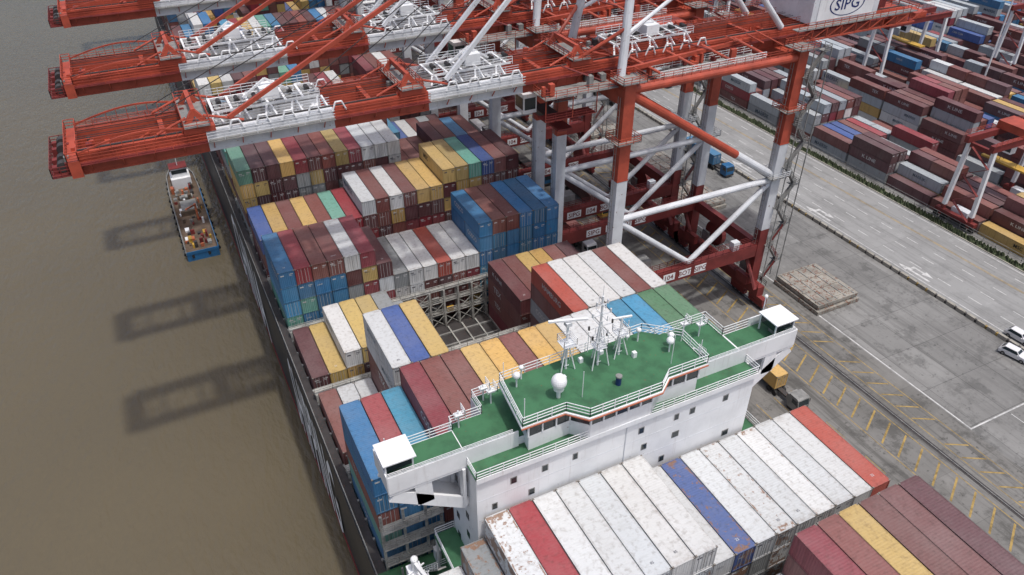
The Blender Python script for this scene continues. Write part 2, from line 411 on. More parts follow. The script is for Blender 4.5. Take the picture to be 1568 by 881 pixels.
bays={
 -16.4:"H7 R7 W7 Y7 H7 H7 W7 H7 H7 B7 W7 H7 R7 H7 W7 Y7 W7 D7 W6",
 -1.0:"H6 R7 W7 Y7 H7 H7 W7 H7 H7 B7 H7 H7 R8 W8 Y8 W8 W8 D8 W6",
 14.4:"H3 H6 G7 H7 H7 W7 H7 H7 H7 H7 H7 H7 R9 W9 Y9 W9 W9 D9 W8",
 29.9:"H3 H6 G7 H8 R8 H8 H8 H8 H8 H8 H7 N7 H7 H7 H7 H7 H7 H7 O7",
 53.5:"B7 R7 L7 R8 W8 W8 Y8 Y8 W8 Y8 Y8 H8 H8 H8 L8 L8 E8 E8 Y7",
 68.9:"W3 H3 H3 H7 N7 Y7 W2 G2 W2 Y2 D2 W2 G2 O7 H7 H7 H7 W7 H7",
 84.3:"D3 Y3 H4 Y4 Y4 G4 G3 -0 -0 -0 -0 -0 -0 D4 W4 Y4 Y4 W4 D4",
 99.7:"B6 R6 W6 W6 H6 R6 D5 G4 H4 H4 O4 H4 H4 B6 W6 W6 B6 B6 B6",
 115.1:"N5 Y5 W5 Y5 W5 T5 R5 H6 W6 H6 W6 Y6 Y6 Y7 Y7 T7 N7 W7 D7",
 130.5:"T7 D7 D7 Y7 R7 D7 W7 Y7 R7 H7 H7 H7 W5 W5 D5 D6 W6 B6 W6",
}
random.seed(11)
y=145.9
while y<320:
    s=[]
    lv=random.randint(5,7)
    for c in range(19):
        if random.random()<.25: lv=random.randint(4,8)
        s.append(random.choice('DDWWYRHHBBGYNTL')+str(lv))
    bays[y]=' '.join(s); y+=15.4
random.seed(5)
for y0,s in bays.items():
    cb=CB(); det=2 if y0<150 else 1
    for ci,tk in enumerate(s.split()):
        k=tk[0]; lv=int(tk[1:]); x=X0+PX*ci
        for t in range(lv):
            z=Z0+TZ*t
            if t==lv-1: kk=k
            else:
                pal='DDDWWYYGRWHD'
                if y0==53.5 and ci<3: pal='BBBTBW'
                if y0==99.7 and ci<4: pal='BBBTLB'
                if y0==99.7 and ci>12: pal='BBBLB'
                if y0==115.1 and 12<ci: pal='DDYDW'
                if y0==29.9 and ci>2: pal='HHMGHM'
                if y0==130.5 and ci<6: pal='DDDYYGW'
                kk=random.choice(pal)
                if y0==53.5 and t>=lv-3 and ci>2: kk=random.choice('RWDD')
                if y0==53.5 and ci<3 and t==lv-2: kk='B'
            two= (random.random()<.10 and t<lv-1 and y0>60)
            ru=None
            if y0<45 and kk in 'H': ru=random.choice([.0,.1,.25,.4,.6])
            if y0==29.9 and ci in (2,3): ru=1.0
            if y0==29.9 and ci==13: ru=.9
            if y0==29.9 and ci==11: ru=.95
            if two:
                cb.add(x,y0,z,kk,6.06,2.78,ru,det); cb.add(x,y0+6.13,z,random.choice(pal),6.06,2.78,ru,det)
            else: cb.add(x,y0,z,kk,12.19,2.78,ru,det)
            if ci in (0,3,13) or t==lv-1:
                if det==2: logo(cb,kk,x,y0,z,12.19,2.78,.75)
            if t==lv-1 and y0<100 and random.random()<.35:
                cb.text({'R':'COSCO','H':'85','W':'45G1'}.get(kk,'22'),(x+1.22,y0+1.3,z+2.77),'ZY',.28,WH if kk!='H' else (.1,.1,.12))
            if det==2 and random.random()<.3 and t>=lv-4:
                cb.text(random.choice(['COSCO','LINE','K LINE','MSC']),(x+.8,y0-.06,z+1.9),'-Y',.22,WH if kk not in 'HMY' else (.05,.06,.1),.8)
    cb.obj('container_stack')
mb=MB()
for g in [12.9,28.3,67.3,82.7,98.1,113.5,128.9,144.3,159.7,175.1,190.5]:
    ym=g-.1 if g<30 else g
    top=19.6
    for zz in (14.6,17.1,top):
        mb.box(10,ym-.55,zz,58.9,ym+.55,zz+.12,M_lash)
        mb.rail([(10,ym-.5,zz+.1),(58.9,ym-.5,zz+.1)],M_lash,1.0,2.53,.07)
    for i in range(20):
        x=10.25+2.53*i
        mb.beam((x,ym-.5,12),(x,ym-.5,top),.3,.3,M_lash); mb.beam((x,ym+.5,12),(x,ym+.5,top),.3,.3,M_lash)
        for za in (12.2,14.8,17.3):
            if random.random()<.75: mb.beam((x,ym-.52,za),(x+2.5,ym-.52,za+2.2),.1,.1,M_lash); mb.beam((x+2.5,ym-.52,za),(x,ym-.52,za+2.2),.1,.1,M_lash)
            if random.random()<.3: mb.box(x+.5,ym-.45,za,x+1.7,ym-.05,za+.9,random.choice([M_lash,M_steel,M_yel,M_white]))
for yy in (68.2,83.4,84.2,97.0):
    for i in range(8):
        x=25.4+2.53*i
        mb.beam((x,yy,12.1),(x,yy,14.4),.14,.14,M_lash)
for i in range(8):
    x=25.4+2.53*i; mb.box(x,84.4,12.1,x+.25,96.8,12.5,M_lash)
for yy in (86,89,92,95): mb.box(25.4,yy,12.12,43,yy+.3,12.42,M_steel)
mb.obj('lashing_bridges',ship)

# superstructure
mb=MB()
mb.box(17.4,42.5,11.4,49.5,49.0,40.0,M_white); mb.box(20.8,49.0,11.4,49.5,51.4,40.0,M_white)
mb.box(17.3,42.2,40.0,49.6,44.5,40.12,M_green)
mb.box(17.4,44.5,40.0,49.5,49.0,40.98,M_white); mb.box(20.8,49.0,40.0,49.5,51.4,40.98,M_white)
mb.box(17.5,44.6,40.98,49.4,48.9,41.0,M_green); mb.box(20.9,48.9,40.98,49.4,51.3,41.0,M_green)
mb.box(17.3,42.12,39.7,49.6,42.2,40.3,M_white)
mb.rail([(17.35,44.3,40.1),(17.35,42.25,40.1),(49.55,42.25,40.1),(49.55,44.3,40.1)],M_white,1.05,1.3,.06)
WL=9.9
for s,xa,xb in ((1,WL,17.4),(-1,49.5,56.4)):
    mb.box(xa,44.4,39.6,xb,48.2,40.98,M_white)
    mb.box(xa+.1,44.5,40.98,xb,48.1,41.0,M_green)
    xi=17.4 if s==1 else 49.5
    xo=xa+.3 if s==1 else xb-.3
    for yy in (44.6,47.8):
        mb.beam((xo,yy,39.4),(xi,yy,34.6),.3,1.3,M_white)
        mb.beam((xo+(xi-xo)*.40,yy,39.8),(xo+(xi-xo)*.42,yy,37.0),1.6,.3,M_white)
        mb.beam((xo+(xi-xo)*.94,yy,39.8),(xo+(xi-xo)*.94,yy,34.8),.3,.9,M_white)
    for k in range(8):
        t=k/8; mb.add([(xo+(xi-xo)*t,44.5,38.9-4.8*t),(xo+(xi-xo)*(t+.125),44.5,38.9-4.8*(t+.125)),(xo+(xi-xo)*(t+.125),48.0,38.9-4.8*(t+.125)),(xo+(xi-xo)*t,48.0,38.9-4.8*t)],[(0,1,2,3)],M_white)
    c0=xa if s==1 else xb-2.7
    mb.box(c0-.15,44.7,43.1,c0+2.9,47.6,43.22,M_white)
    for px in (c0+.1,c0+2.6):
        for py in (45.0,47.3): mb.beam((px,py,41),(px,py,43.1),.14,.14,M_white)
    mb.box(c0+.15,45.05,42.1,c0+2.55,45.1,43.05,M_glass); mb.box(c0+.08,45.05,42.1,c0+.13,47.3,43.05,M_glass); mb.box(c0+2.6,45.1,42.1,c0+2.64,47.3,43.05,M_glass)
    mb.box(c0+.8,45.9,41,c0+1.7,46.6,42.1,M_steel)
for a,b in (((WL,44.4),(22.6,44.4)),((WL,44.4),(WL,48.2)),((42.8,44.4),(56.4,44.4)),((56.4,44.4),(56.4,48.2)),((WL,48.2),(13,48.2)),((53,48.2),(56.4,48.2))):
    mb.beam((a[0],a[1],41.0),(b[0],b[1],41.0),.14,2.1,M_white)
mb.rail([(13,48.15,41),(17.5,48.15,41),(17.5,48.9,41),(20.9,48.9,41),(20.9,51.3,41),(24,51.3,41)],M_white)
mb.rail([(53,48.15,41),(49.4,48.15,41),(49.4,51.3,41),(40,51.3,41)],M_white)
mb.rail([(WL,44.4,42),(22,44.4,42)],M_white,.5,1.5,.05); mb.rail([(44,44.4,42),(56,44.4,42)],M_white,.5,1.5,.05)
roof=[(22.3,43.2),(26.8,43.2),(28.4,41.5),(36.5,41.5),(38.2,42.8),(42.9,42.8),(43.0,47.2),(39.8,50.0),(23.0,49.6)]
cx,cy=33,46.2
def inset(P,d):
    out=[]
    for x,y in P:
        v=Vector((cx-x,cy-y)); l=v.length; v=v/l*d; out.append((x+v.x,y+v.y))
    return out
i1=inset(roof,.9)
mb.prism(i1,40.0,41.9,M_white); mb.prism(inset(roof,.95),41.9,43.1,M_glass); mb.prism(inset(roof,.6),43.1,43.4,M_white)
mb.prism(roof,43.4,43.62,M_white); mb.prism(inset(roof,.12),43.62,43.7,M_white,M_green)
i2=inset(roof,.86)
for a,b in zip(i2,i2[1:]+i2[:1]):
    a=Vector(a);b=Vector(b); nn=max(1,int((b-a).length/1.3))
    for i in range(nn):
        p=a.lerp(b,i/nn); mb.beam((p.x,p.y,41.9),(p.x,p.y,43.1),.16,.16,M_white)
r3=inset(roof,.15)
mb.rail([(x,y,43.7) for x,y in r3],M_white,1.1,1.3,.06,True)
for a,b in zip(roof[:6],roof[1:6]): mb.beam((a[0],a[1]-.04,43.42),(b[0],b[1]-.04,43.42),.08,.12,M_orange)
random.seed(2)
for zz,st in ((38.0,3.3),(35.4,3.9),(32.4,4.2),(29.2,4.2)):
    x=19.2
    while x<48:
        if random.random()<.85:
            w=random.choice([.4,.5,.5,.7])
            mb.box(x-.09-w/2,42.46,zz-.42,x+w/2+.09,42.499,zz+.42,M_steel); mb.box(x-w/2,42.44,zz-.34,x+w/2,42.45,zz+.34,M_glass)
        x+=st*random.choice([.6,1,1,1.3])
for zz in (36.8,34.0): mb.box(17.4,42.485,zz,49.5,42.498,zz+.05,M_white2)
for zz in (37.9,35,32.1,29.2,26):
    for yy in (45,47.6): mb.box(17.36,yy-.35,zz-.45,17.39,yy+.35,zz+.45,M_glass)
mb.box(33.5,42.40,30,33.6,42.48,39.7,M_white2)
for zz,x00 in ((19.8,12.6),(25.5,15.0)):
    mb.box(x00,43.5,zz,17.4,49.0,zz+.15,M_green); mb.rail([(17.3,43.55,zz+.15),(x00+.1,43.55,zz+.15),(x00+.1,48.9,zz+.15),(17.3,48.9,zz+.15)],M_white)
    for px in (x00+.2,17.0):
        for py in (43.7,48.7): mb.beam((px,py,zz-5.5),(px,py,zz),.22,.22,M_white)
for za,zb,ya,yb in ((14.6,19.8,45,49),(19.9,25.5,49,45)):
    mb.beam((14.3,ya,za),(14.3,yb,zb),.9,.15,M_steel); mb.rail([(13.85,ya,za),(13.85,yb,zb)],M_white)
for zb in (14.5,20,25.5):
    mb.box(49.5,43.5,zb,56,51.3,zb+.15,M_green); mb.rail([(56,43.5,zb+.15),(56,51.3,zb+.15)],M_white)
random.seed(4)
for i in range(26):
    x=random.uniform(9.8,16.2);y=random.uniform(43.2,51);w=random.uniform(.2,.8);h=random.uniform(.4,1.8)
    mb.box(x,y,HT-.1,x+w,y+w*1.3,HT-.1+h,random.choice([M_white,M_lash,M_steel,M_white2,M_dark]))
for x in (10.6,12.0): mb.tube((x,44,HT+.5),(x,46,HT+.5),.5,M_white2,12)
# lashing frame aft of the side deck
for zz in (19.5,22.3,25.1): mb.box(10.2,51.6,zz,17.2,52.8,zz+.12,M_lash); mb.rail([(10.2,51.7,zz+.1),(17.2,51.7,zz+.1)],M_lash,1.0,1.2,.06)
for x in (10.3,12.8,15.3,17.1): mb.beam((x,52.2,12),(x,52.2,27.5),.28,.28,M_lash)
mb.obj('superstructure',ship)
mb=MB()
cx0,cy0=11.4,44.4
mb.tube((cx0,cy0,11.4),(cx0,cy0,29.5),.35,M_white,12); mb.box(cx0-1.1,cy0-1.2,24,cx0+1.5,cy0+1.2,24.12,M_steel); mb.rail([(cx0-1.1,cy0-1.2,24.1),(cx0+1.5,cy0-1.2,24.1),(cx0+1.5,cy0+1.2,24.1),(cx0-1.1,cy0+1.2,24.1)],M_white,1,1,.06,True)
mb.beam((cx0,cy0,29),(cx0+.5,cy0-5.4,31.2),.35,.4,M_white); mb.beam((cx0,cy0,26.5),(cx0+.3,cy0-3,30),.2,.2,M_white)
for i in range(6): mb.beam((cx0-1,cy0-.4,22+i*1.2),(cx0+1,cy0+.3,22+i*1.2),.12,.12,M_white)
mb.box(cx0-.7,cy0-.7,26.4,cx0+.7,cy0+.9,27.8,M_white)
mb.sphere((cx0,cy0,29.6),.38,M_white); mb.beam((cx0+.5,cy0-5.2,31),(cx0+.5,cy0-5.2,24),.05,.05,M_dark)
for i in range(3): mb.beam((cx0-.9,cy0-2+i,22.5),(cx0+1.2,cy0-2.4+i,27.5),.1,.1,M_white); mb.beam((cx0+.9,cy0-2+i,22.5),(cx0-.8,cy0-2.4+i,27.5),.1,.1,M_white)
mb.obj('provision_crane',ship)
mb=MB(); z=43.7
def tripod(x,y,h,r=.9):
    mb.tube((x,y,z),(x,y,z+h),.12,M_white)
    for a in (90,210,330): mb.tube((x+r*math.cos(R(a)),y+r*math.sin(R(a)),z),(x,y,z+h*.7),.06,M_white,6)
    for k in range(int(h)): mb.beam((x-.25,y-.15,z+k+.5),(x+.25,y-.15,z+k+.5),.05,.05,M_white2)
tripod(29.8,48.4,5.4); mb.box(29.1,47.7,z+3.2,30.5,49.1,z+3.26,M_white2); mb.rail([(29.1,47.7,z+3.3),(30.5,47.7,z+3.3),(30.5,49.1,z+3.3),(29.1,49.1,z+3.3)],M_white,.8,.8,.04,True)
mb.box(29.5,48.1,z+5.4,30.1,48.7,z+5.8,M_white2); mb.beam((28.0,49.0,z+6.0),(31.6,47.8,z+6.0),.25,.2,M_white)
mx,my=32.9,47.5
tripod(mx,my,8.4,1.1)
for hh,w in ((3.4,.8),(4.8,1.3),(6.2,1.0),(7.4,.6)):
    mb.box(mx-w,my-.03,z+hh,mx+w,my+.03,z+hh+.06,M_white2); mb.box(mx-.03,my-w,z+hh,mx+.03,my+w,z+hh+.06,M_white2)
    for s in (-1,1): mb.box(mx+s*w-.07,my-.07,z+hh,mx+s*w+.07,my+.07,z+hh+.45,M_white2 if hh>5 else M_dark); mb.tube((mx,my+s*w,z+hh),(mx,my+s*w,z+hh+.6),.04,M_white,6)
mb.box(mx-.6,my-.6,z+2.4,mx+.6,my+.6,z+2.46,M_white2); mb.rail([(mx-.6,my-.6,z+2.5),(mx+.6,my-.6,z+2.5),(mx+.6,my+.6,z+2.5),(mx-.6,my+.6,z+2.5)],M_white,.9,.8,.04,True)
mb.tube((mx,my,z+8.4),(mx,my,z+9.6),.03,M_white,6)
tripod(35.6,47.9,4.6,.9); mb.beam((34.6,48.1,z+4.7),(36.6,47.7,z+4.7),.2,.16,M_white); mb.box(35.0,47.3,z+2.8,36.2,48.5,z+2.86,M_white2); mb.sphere((36.5,48.0,z+2),.26,M_white)
mb.rail([(35,47.3,z+2.9),(36.2,47.3,z+2.9),(36.2,48.5,z+2.9),(35,48.5,z+2.9)],M_white,.8,.8,.04,True)
mb.tube((27.2,45.2,z),(27.2,45.2,z+1.5),.2,M_white); mb.tube((27.2,45.2,z+1.0),(27.2,45.2,z+1.3),.5,M_white,14); mb.sphere((27.2,45.2,z+1.95),.75,M_white,24,1.1)
for x,y,r in ((24.3,48.2,.38),(25.2,49.0,.26),(40.4,46.0,.42),(41.0,46.7,.32),(38.5,48.8,.28)):
    mb.tube((x,y,z),(x,y,z+1.2),.08,M_white); mb.sphere((x,y,z+1.45),r,M_white,14)
mb.tube((33.2,44.2,z),(33.2,44.2,z+.95),.28,M_navy,16); mb.tube((33.2,44.2,z+.95),(33.2,44.2,z+1.1),.33,M_steel,16)
for x,y in ((28.8,47.0),(36.8,46.9),(31.6,48.6),(34.1,48.8)):
    mb.box(x-.2,y-.2,z,x+.2,y+.2,z+random.uniform(.3,.8),M_white)
mb.tube((29.2,44.2,z),(29.2,44.2,z+3.2),.035,M_white,6); mb.tube((39.5,44.4,z),(39.5,44.4,z+3.6),.035,M_white,6)
for x,y in ((23,44),(42.3,43.6),(23.4,49.2),(42.5,46.8),(33,49.6),(37.6,49.4),(30.8,49.4)): mb.tube((x,y,z),(x,y,z+2.6),.04,M_white,6)
for x,y in ((18.2,48.2),(21.8,50.5),(22.3,49.8),(47,49.2),(45.5,50)):
    mb.tube((x,y,41),(x,y,43.0+random.random()),.08,M_white,8); mb.box(x-.4,y-.3,42.6,x+.4,y+.3,42.75,M_white); mb.rail([(x-.5,y-.5,42.75),(x+.5,y-.5,42.75),(x+.5,y+.5,42.75)],M_white,.8,.6,.05)
mb.beam((43.3,45.3,43.5),(45.6,46.6,41),.7,.12,M_white); mb.rail([(43.3,44.95,43.5),(45.6,46.2,41)],M_white,.9,.8,.05)
mb.tube((54.6,48,41),(54.6,48,44.6),.06,M_white,8); mb.tube((10.9,47.9,41),(10.9,47.9,43.2),.05,M_white,8); mb.sphere((54.6,48,44.7),.22,M_white)
mb.obj('masts_and_antennas',ship)

# ---------------------------------------------------------------- ship-to-shore crane
def build_crane():
    random.seed(14)
    mb=MB(); SX,LX=62.1,94.8; LY=9.5
    for X in (SX,LX):
        mb.box(X-.8,-12.5,7.4,X+.8,12.5,9.4,M_dred)
        for s in (-1,1):
            yc=s*LY
            for k in (-1,1):
                mb.box(X-.55,yc+k*2.6-1.9,6.5,X+.55,yc+k*2.6+1.9,7.4,M_dred)
                for j in (-1.2,0,1.2): mb.tube((X-.3,yc+k*2.6+j,5.55),(X+.3,yc+k*2.6+j,5.55),.45,M_dark,12)
                mb.box(X-.4,yc+k*2.6-2,5.6,X+.4,yc+k*2.6+2,6.3,M_dred)
            a,b=(38.5,16) if X==SX else (38,21)
            w=1.9
            mb.box(X-w/2,yc-.8,9.4,X+w/2,yc+.8,b,M_dred)
            mb.box(X-w/2,yc-.8,b,X+w/2,yc+.8,a,M_white2)
            mb.box(X-w/2,yc-.8,a,X+w/2,yc+.8,54.2,M_red)
            mb.box(X-w/2-.06,yc-.86,a-.08,X+w/2+.06,yc+.86,a+.08,M_red)
            for dx in (-.3,.3): mb.beam((X-w/2-.35,yc+dx,18),(X-w/2-.35,yc+dx,52),.06,.06,M_steel)
            for q in range(34): mb.beam((X-w/2-.35,yc-.3,18+q),(X-w/2-.35,yc+.3,18+q),.05,.05,M_steel)
    for s in (-1,1):
        y=s*LY
        mb.box(SX+.95,y-.7,15.4,LX-.95,y+.7,17.9,M_dred)
        mb.rail([(SX+1,y+.65,17.9),(LX-1,y+.65,17.9)],M_dred)
        mb.rail([(SX+1,y-.65,17.9),(LX-1,y-.65,17.9)],M_dred)
        mb.tube((SX,y,31),(LX,y,31),.55,M_white2,12)
        mb.tube((SX+.8,y,30.4),((SX+LX)/2,y,18.2),.5,M_white2,12); mb.tube((LX-.8,y,30.4),((SX+LX)/2,y,18.2),.5,M_white2,12)
        mid=Vector((SX,y,52.5)).lerp(Vector((LX,y,31.5)),.7)
        mb.tube((SX,y,52.5),mid,.7,M_red,14); mb.tube(mid,(LX,y,31.5),.7,M_white2,14)
        mb.tube((SX,y,52.8),(LX,y,52.8),.7,M_red,14)
        mb.rail([(SX+1,y-.3,53.4),(LX,y-.3,53.4)],M_red)
        for X,zz in ((LX,31.8),(LX,44),(SX,54.3),(LX,54.3),(SX,45)):
            mb.box(X-2,y-1.8,zz,X+2,y+1.8,zz+.08,M_steel); mb.rail([(X-2,y-1.8,zz),(X+2,y-1.8,zz),(X+2,y+1.8,zz),(X-2,y+1.8,zz)],M_white2 if zz<40 else M_red,1.1,1.3,.07,True)
    for X in (SX,LX):
        mb.box(X-1,-LY-.7,50.6,X+1,LY+.7,52.98,M_red)
        if X==LX: mb.tube((X,-LY,31.0),(X,LY,31.0),.4,M_white2)
        mb.rail([(X-1,-LY,53),(X-1,LY,53)],M_red)
    mb.box(LX-.6,-LY,15.6,LX+.6,LY,17.7,M_dred)
    for i in range(11):
        z0=9.5+i*4; xa,xb=(LX+1.3,LX+4.2)
        if i%2: xa,xb=xb,xa
        yy=-LY-.9
        mb.beam((xa,yy,z0),(xb,yy,z0+4),.9,.12,M_steel)
        mb.rail([(xa,yy-.45,z0),(xb,yy-.45,z0+4)],M_dred if i<3 else M_steel,1.0,1.2,.07)
        mb.box(xb-.7,yy-.6,z0+3.95,xb+.7,yy+.9,z0+4.05,M_steel)
        mb.rail([(xb-.7,yy-.6,z0+4),(xb+.7,yy-.6,z0+4),(xb+.7,yy+.9,z0+4)],M_steel,1.0,1.2,.07)
    for px in (LX+1.2,LX+4.9):
        for py in (-LY-1.6,-LY+.1): mb.beam((px,py,9),(px,py,54),.14,.14,M_steel)
    mb.box(LX-6.6,-LY-.5,17.9,LX-5.2,-LY+.6,19.6,M_white2); mb.box(SX+6,-LY+.9,17.9,SX+9,-LY+3.2,20.2,M_steel)
    mb.tube((LX+1.3,4,12),(LX+2.3,4,12),2.6,M_dred,20)
    for s in (-1,1):
        mb.beam((LX-1.6,s*9.5-3,9.4),(LX-1.6,s*9.5+1.5,15.5),.8,.12,M_dred); mb.rail([(LX-2,s*9.5-3,9.4),(LX-2,s*9.5+1.5,15.5)],M_dred)
        mb.box(LX-2.2,s*8-2.5,9.4,LX-1.2,s*8+.5,11.2,M_dred); mb.box(LX+.9,s*6-1,9.4,LX+1.8,s*6+1,11.6,M_steel)
        mb.rail([(LX-1.0,-12.5,9.4),(LX-1.0,12.5,9.4)],M_dred); mb.rail([(LX+1.0,-12.5,9.4),(LX+1.0,12.5,9.4)],M_dred)
    for s in (-1,1):
        yy=s*LY-.705
        for xc,w,t in ((SX+8,3.2,'SIPG'),(SX+12.0,2.5,'104'),(SX+15.4,2.6,'BOT'),(SX+18.8,2.5,'SIPG')):
            mb.box(xc-w/2,yy-.03,15.9,xc+w/2,yy,17.4,M_white); text_on(mb,t,(xc,yy-.035,16.65),'-Y',1.0,M_dred)
    T0=-9.0
    segs=[(T0,5,M_red),(5,20.6,M_white2),(20.6,33.6,M_red),(33.6,47.8,M_white2),(47.8,123,M_red)]
    for s in (-1,1):
        y=s*3.5
        for a,b,m in segs:
            mb.box(a+.005,y-.7,53,b,y+.7,55.7,m)
            mb.rail([(a,y+s*1.6,54.6),(b,y+s*1.6,54.6)],m,1.1,1.8,.07)
            mb.box(a,min(y+s*.7,y+s*1.7),54.5,b,max(y+s*.7,y+s*1.7),54.58,M_dred if m is M_red else M_steel)
            mb.rail([(a,y-s*.6,55.7),(b,y-s*.6,55.7)],m,1.0,1.8,.06)
            mb.beam((a,y+s*.73,53.15),(b,y+s*.73,53.15),.06,.2,m); mb.beam((a,y+s*.73,55.5),(b,y+s*.73,55.5),.06,.2,m)
            x=a+2
            while x<b: mb.beam((x,-3.5-.72 if s<0 else 3.5+.72,53.3),(x,-3.5-.72 if s<0 else 3.5+.72,55.4),.06,.05,m); x+=2.6
        mb.box(T0,y-.15,55.7,123,y+.15,55.85,M_dark)
        x=T0+1
        while x<120:
            mb.beam((x,y+s*.7,53.4),(x,y+s*1.65,54.5),.1,.12,M_red); x+=3.4
    x=T0+3
    k=0
    while x<122:
        m=M_white2 if (5<x<20.6 or 33.6<x<47.8) else M_red
        mb.box(x-.3,-2.8,54.6 if k%2 else 53.3,x+.3,2.8,55.4 if k%2 else 54.0,m)
        if k%3==0: mb.tube((x,-2.8,54),(x+5,2.8,54),.1,m,6)
        x+=6.4;k+=1
    mb.box(T0-1.2,-5.2,53.2,T0,5.2,55.2,M_red); mb.box(T0-3.2,-4.8,53.4,T0-1.2,4.8,53.5,M_dred)
    mb.rail([(T0-1.2,-4.8,53.5),(T0-3.2,-4.8,53.5),(T0-3.2,4.8,53.5),(T0-1.2,4.8,53.5)],M_dred,1.2,1.0,.08)
    mb.rail([(T0-1.2,-5.2,55.2),(T0,-5.2,55.2),(T0,5.2,55.2),(T0-1.2,5.2,55.2)],M_red,1.1,1,.08,True)
    for y in (-3.6,-1.6,1.6,3.6): mb.tube((T0-1.9,y-.5,54.3),(T0-1.9,y+.5,54.3),.6,M_dark,14); mb.box(T0-3,y-.3,53.5,T0-2.5,y+.4,54.4,M_dred)
    for i in range(16):
        x=T0+random.uniform(-2.8,1.5); y=random.uniform(-4.6,4.2); mb.box(x,y,53.5,x+random.uniform(.3,.9),y+random.uniform(.3,.8),54+random.uniform(0,1.6),random.choice([M_dred,M_dark,M_red,M_steel]))
    for s in (-1,1):
        for i in range(12):
            x=T0+i*1.2; x2=x+1.2; h=lambda q: 1.3*math.sin(max(0,min(1,(q-T0)/14.6))*math.pi)+.4
            mb.beam((x,s*4.6,55.4+h(x)),(x2,s*4.6,55.4+h(x2)),.14,.2,M_red); mb.beam((x,s*4.6,55.2),(x,s*4.6,55.4+h(x)),.07,.07,M_red)
    for x in (4.2,31.2,57):
        for s in (-1,1):
            mb.beam((x-1.6,s*3.5,55.6),(x,s*3.2,58.0),.5,.6,M_red); mb.beam((x+1.8,s*3.5,55.6),(x,s*3.2,58.0),.5,.6,M_red)
            mb.box(x-1.6,s*3.5-1.1,55.7,x+2,s*3.5+1.1,56.4,M_red)
            mb.tube((x-4.5,s*3.5,56),(x-1,s*3.5,57.4),.16,M_red,8); mb.tube((x+5.5,s*3.5,56),(x+1,s*3.5,57.4),.16,M_red,8)
        mb.beam((x,-3.4,58.0),(x,3.4,58.0),.5,.6,M_red); mb.box(x-1.5,-5,56.6,x+1.5,5,56.68,M_steel); mb.rail([(x-1.5,-5,56.6),(x+1.5,-5,56.6),(x+1.5,5,56.6),(x-1.5,5,56.6)],M_red,1.1,1.4,.07,True)
        for q in range(10):
            xx=x+random.uniform(-2,6); yy=random.uniform(-2.6,2.2); mb.box(xx,yy,55.5,xx+random.uniform(.4,1.4),yy+random.uniform(.3,.9),55.9+random.random(),random.choice([M_red,M_dred,M_steel,M_dark]))
    for a,b in ((6.5,19.5),(35,46.8),(64,78)):
        for s in (-1,1):
            y=s*2.3
            mb.beam((a,y,57.0),(b,y,57.0),.22,.25,M_white); mb.rail([(a,s*2.9,57.0),(b,s*2.9,57.0)],M_white,1.1,1.4,.06)
            x=a
            while x<b:
                mb.beam((x-.5,s*3.3,55.6),(x,y,56.9),.25,.3,M_white); mb.beam((x+.9,s*3.3,55.6),(x+.4,y,56.9),.25,.3,M_white)
                mb.tube((x+1.2,s*4.3,55.3),(x+1.7,s*4.3,56.5),.12,M_white,6); mb.tube((x+1.7,s*4.3,56.5),(x+2.5,s*4.3,56.5),.12,M_white,6); mb.tube((x+2.5,s*4.3,56.5),(x+3.0,s*4.3,55.3),.12,M_white,6); x+=3.2
        x=a
        while x<b: mb.beam((x,-2.3,57.1),(x,2.3,57.1),.3,.18,M_white); mb.tube((x+1,-.6,57.4),(x+1,.6,57.4),.3,M_dark,10); mb.box(x+.3,-1.6,57.0,x+1.0,1.6,57.06,M_steel); x+=2.2
        mb.box((a+b)/2-.5,-1.2,57.1,(a+b)/2+1.8,1.2,58.6,M_white)
        mb.beam(((a+b)/2-2.5,0,57.4),((a+b)/2+.5,0,59.4),.25,.25,M_white); mb.beam(((a+b)/2+3.5,0,57.4),((a+b)/2+.5,0,59.4),.25,.25,M_white)
    for y in (-1.2,-.6,.6,1.2): mb.beam((T0,y,56.2),(100,y,56.4),.06,.06,M_dark)
    ap=(66.5,86)
    for s in (-1,1):
        mb.tube((SX,s*7.5,53.5),(ap[0],s*3,ap[1]),.65,M_white2,12)
        mb.tube((ap[0],s*3,ap[1]),(LX,s*4.2,56),.5,M_white2,12)
        mb.tube((ap[0],s*3,ap[1]),(116,s*3.5,56),.28,M_white2,8)
        mb.beam((ap[0],s*3,ap[1]),(8,s*3.5,56.6),.45,.5,M_red)
        mb.beam((ap[0],s*3,ap[1]),(36.5,s*3.5,56.6),.5,.55,M_white2)
        for xq in (20,30.5,0): mb.beam((ap[0],s*2.2,ap[1]),(xq,s*2.0,57.6),.09,.09,M_dark)
        mb.beam((SX,s*7.5,55),(LX,s*3.5,55),.5,.6,M_red)
        mb.tube((SX+1,s*6.8,60),(LX-14,s*4.0,68),.3,M_white2,8)
        mb.tube((SX-6,s*3.5,55.8),(SX+1,s*6.8,61),.28,M_red,8)
        for q in range(4): mb.tube((SX+3+q*6.5,s*5.0,55.8),(SX+7+q*6.5,s*8.6,53.6),.22,M_red,8)
    mb.beam((ap[0],-3.5,ap[1]),(ap[0],3.5,ap[1]),1,1,M_red); mb.box(ap[0]-3,-4,ap[1]+.5,ap[0]+3,4,ap[1]+.6,M_steel)
    mb.beam((SX+1.3,-6.4,65),(SX+1.3,6.4,65),.6,.6,M_white2)
    for i in range(40):
        x=random.uniform(49,92); y=random.choice([-1,1])*random.uniform(4.6,8.2); w=random.uniform(.4,1.4); l=random.uniform(.4,1.2); h=random.uniform(.5,1.9)
        mb.box(x,y,53.4,x+w,y+l,53.4+h,random.choice([M_red,M_red,M_dred,M_steel,M_dark]))
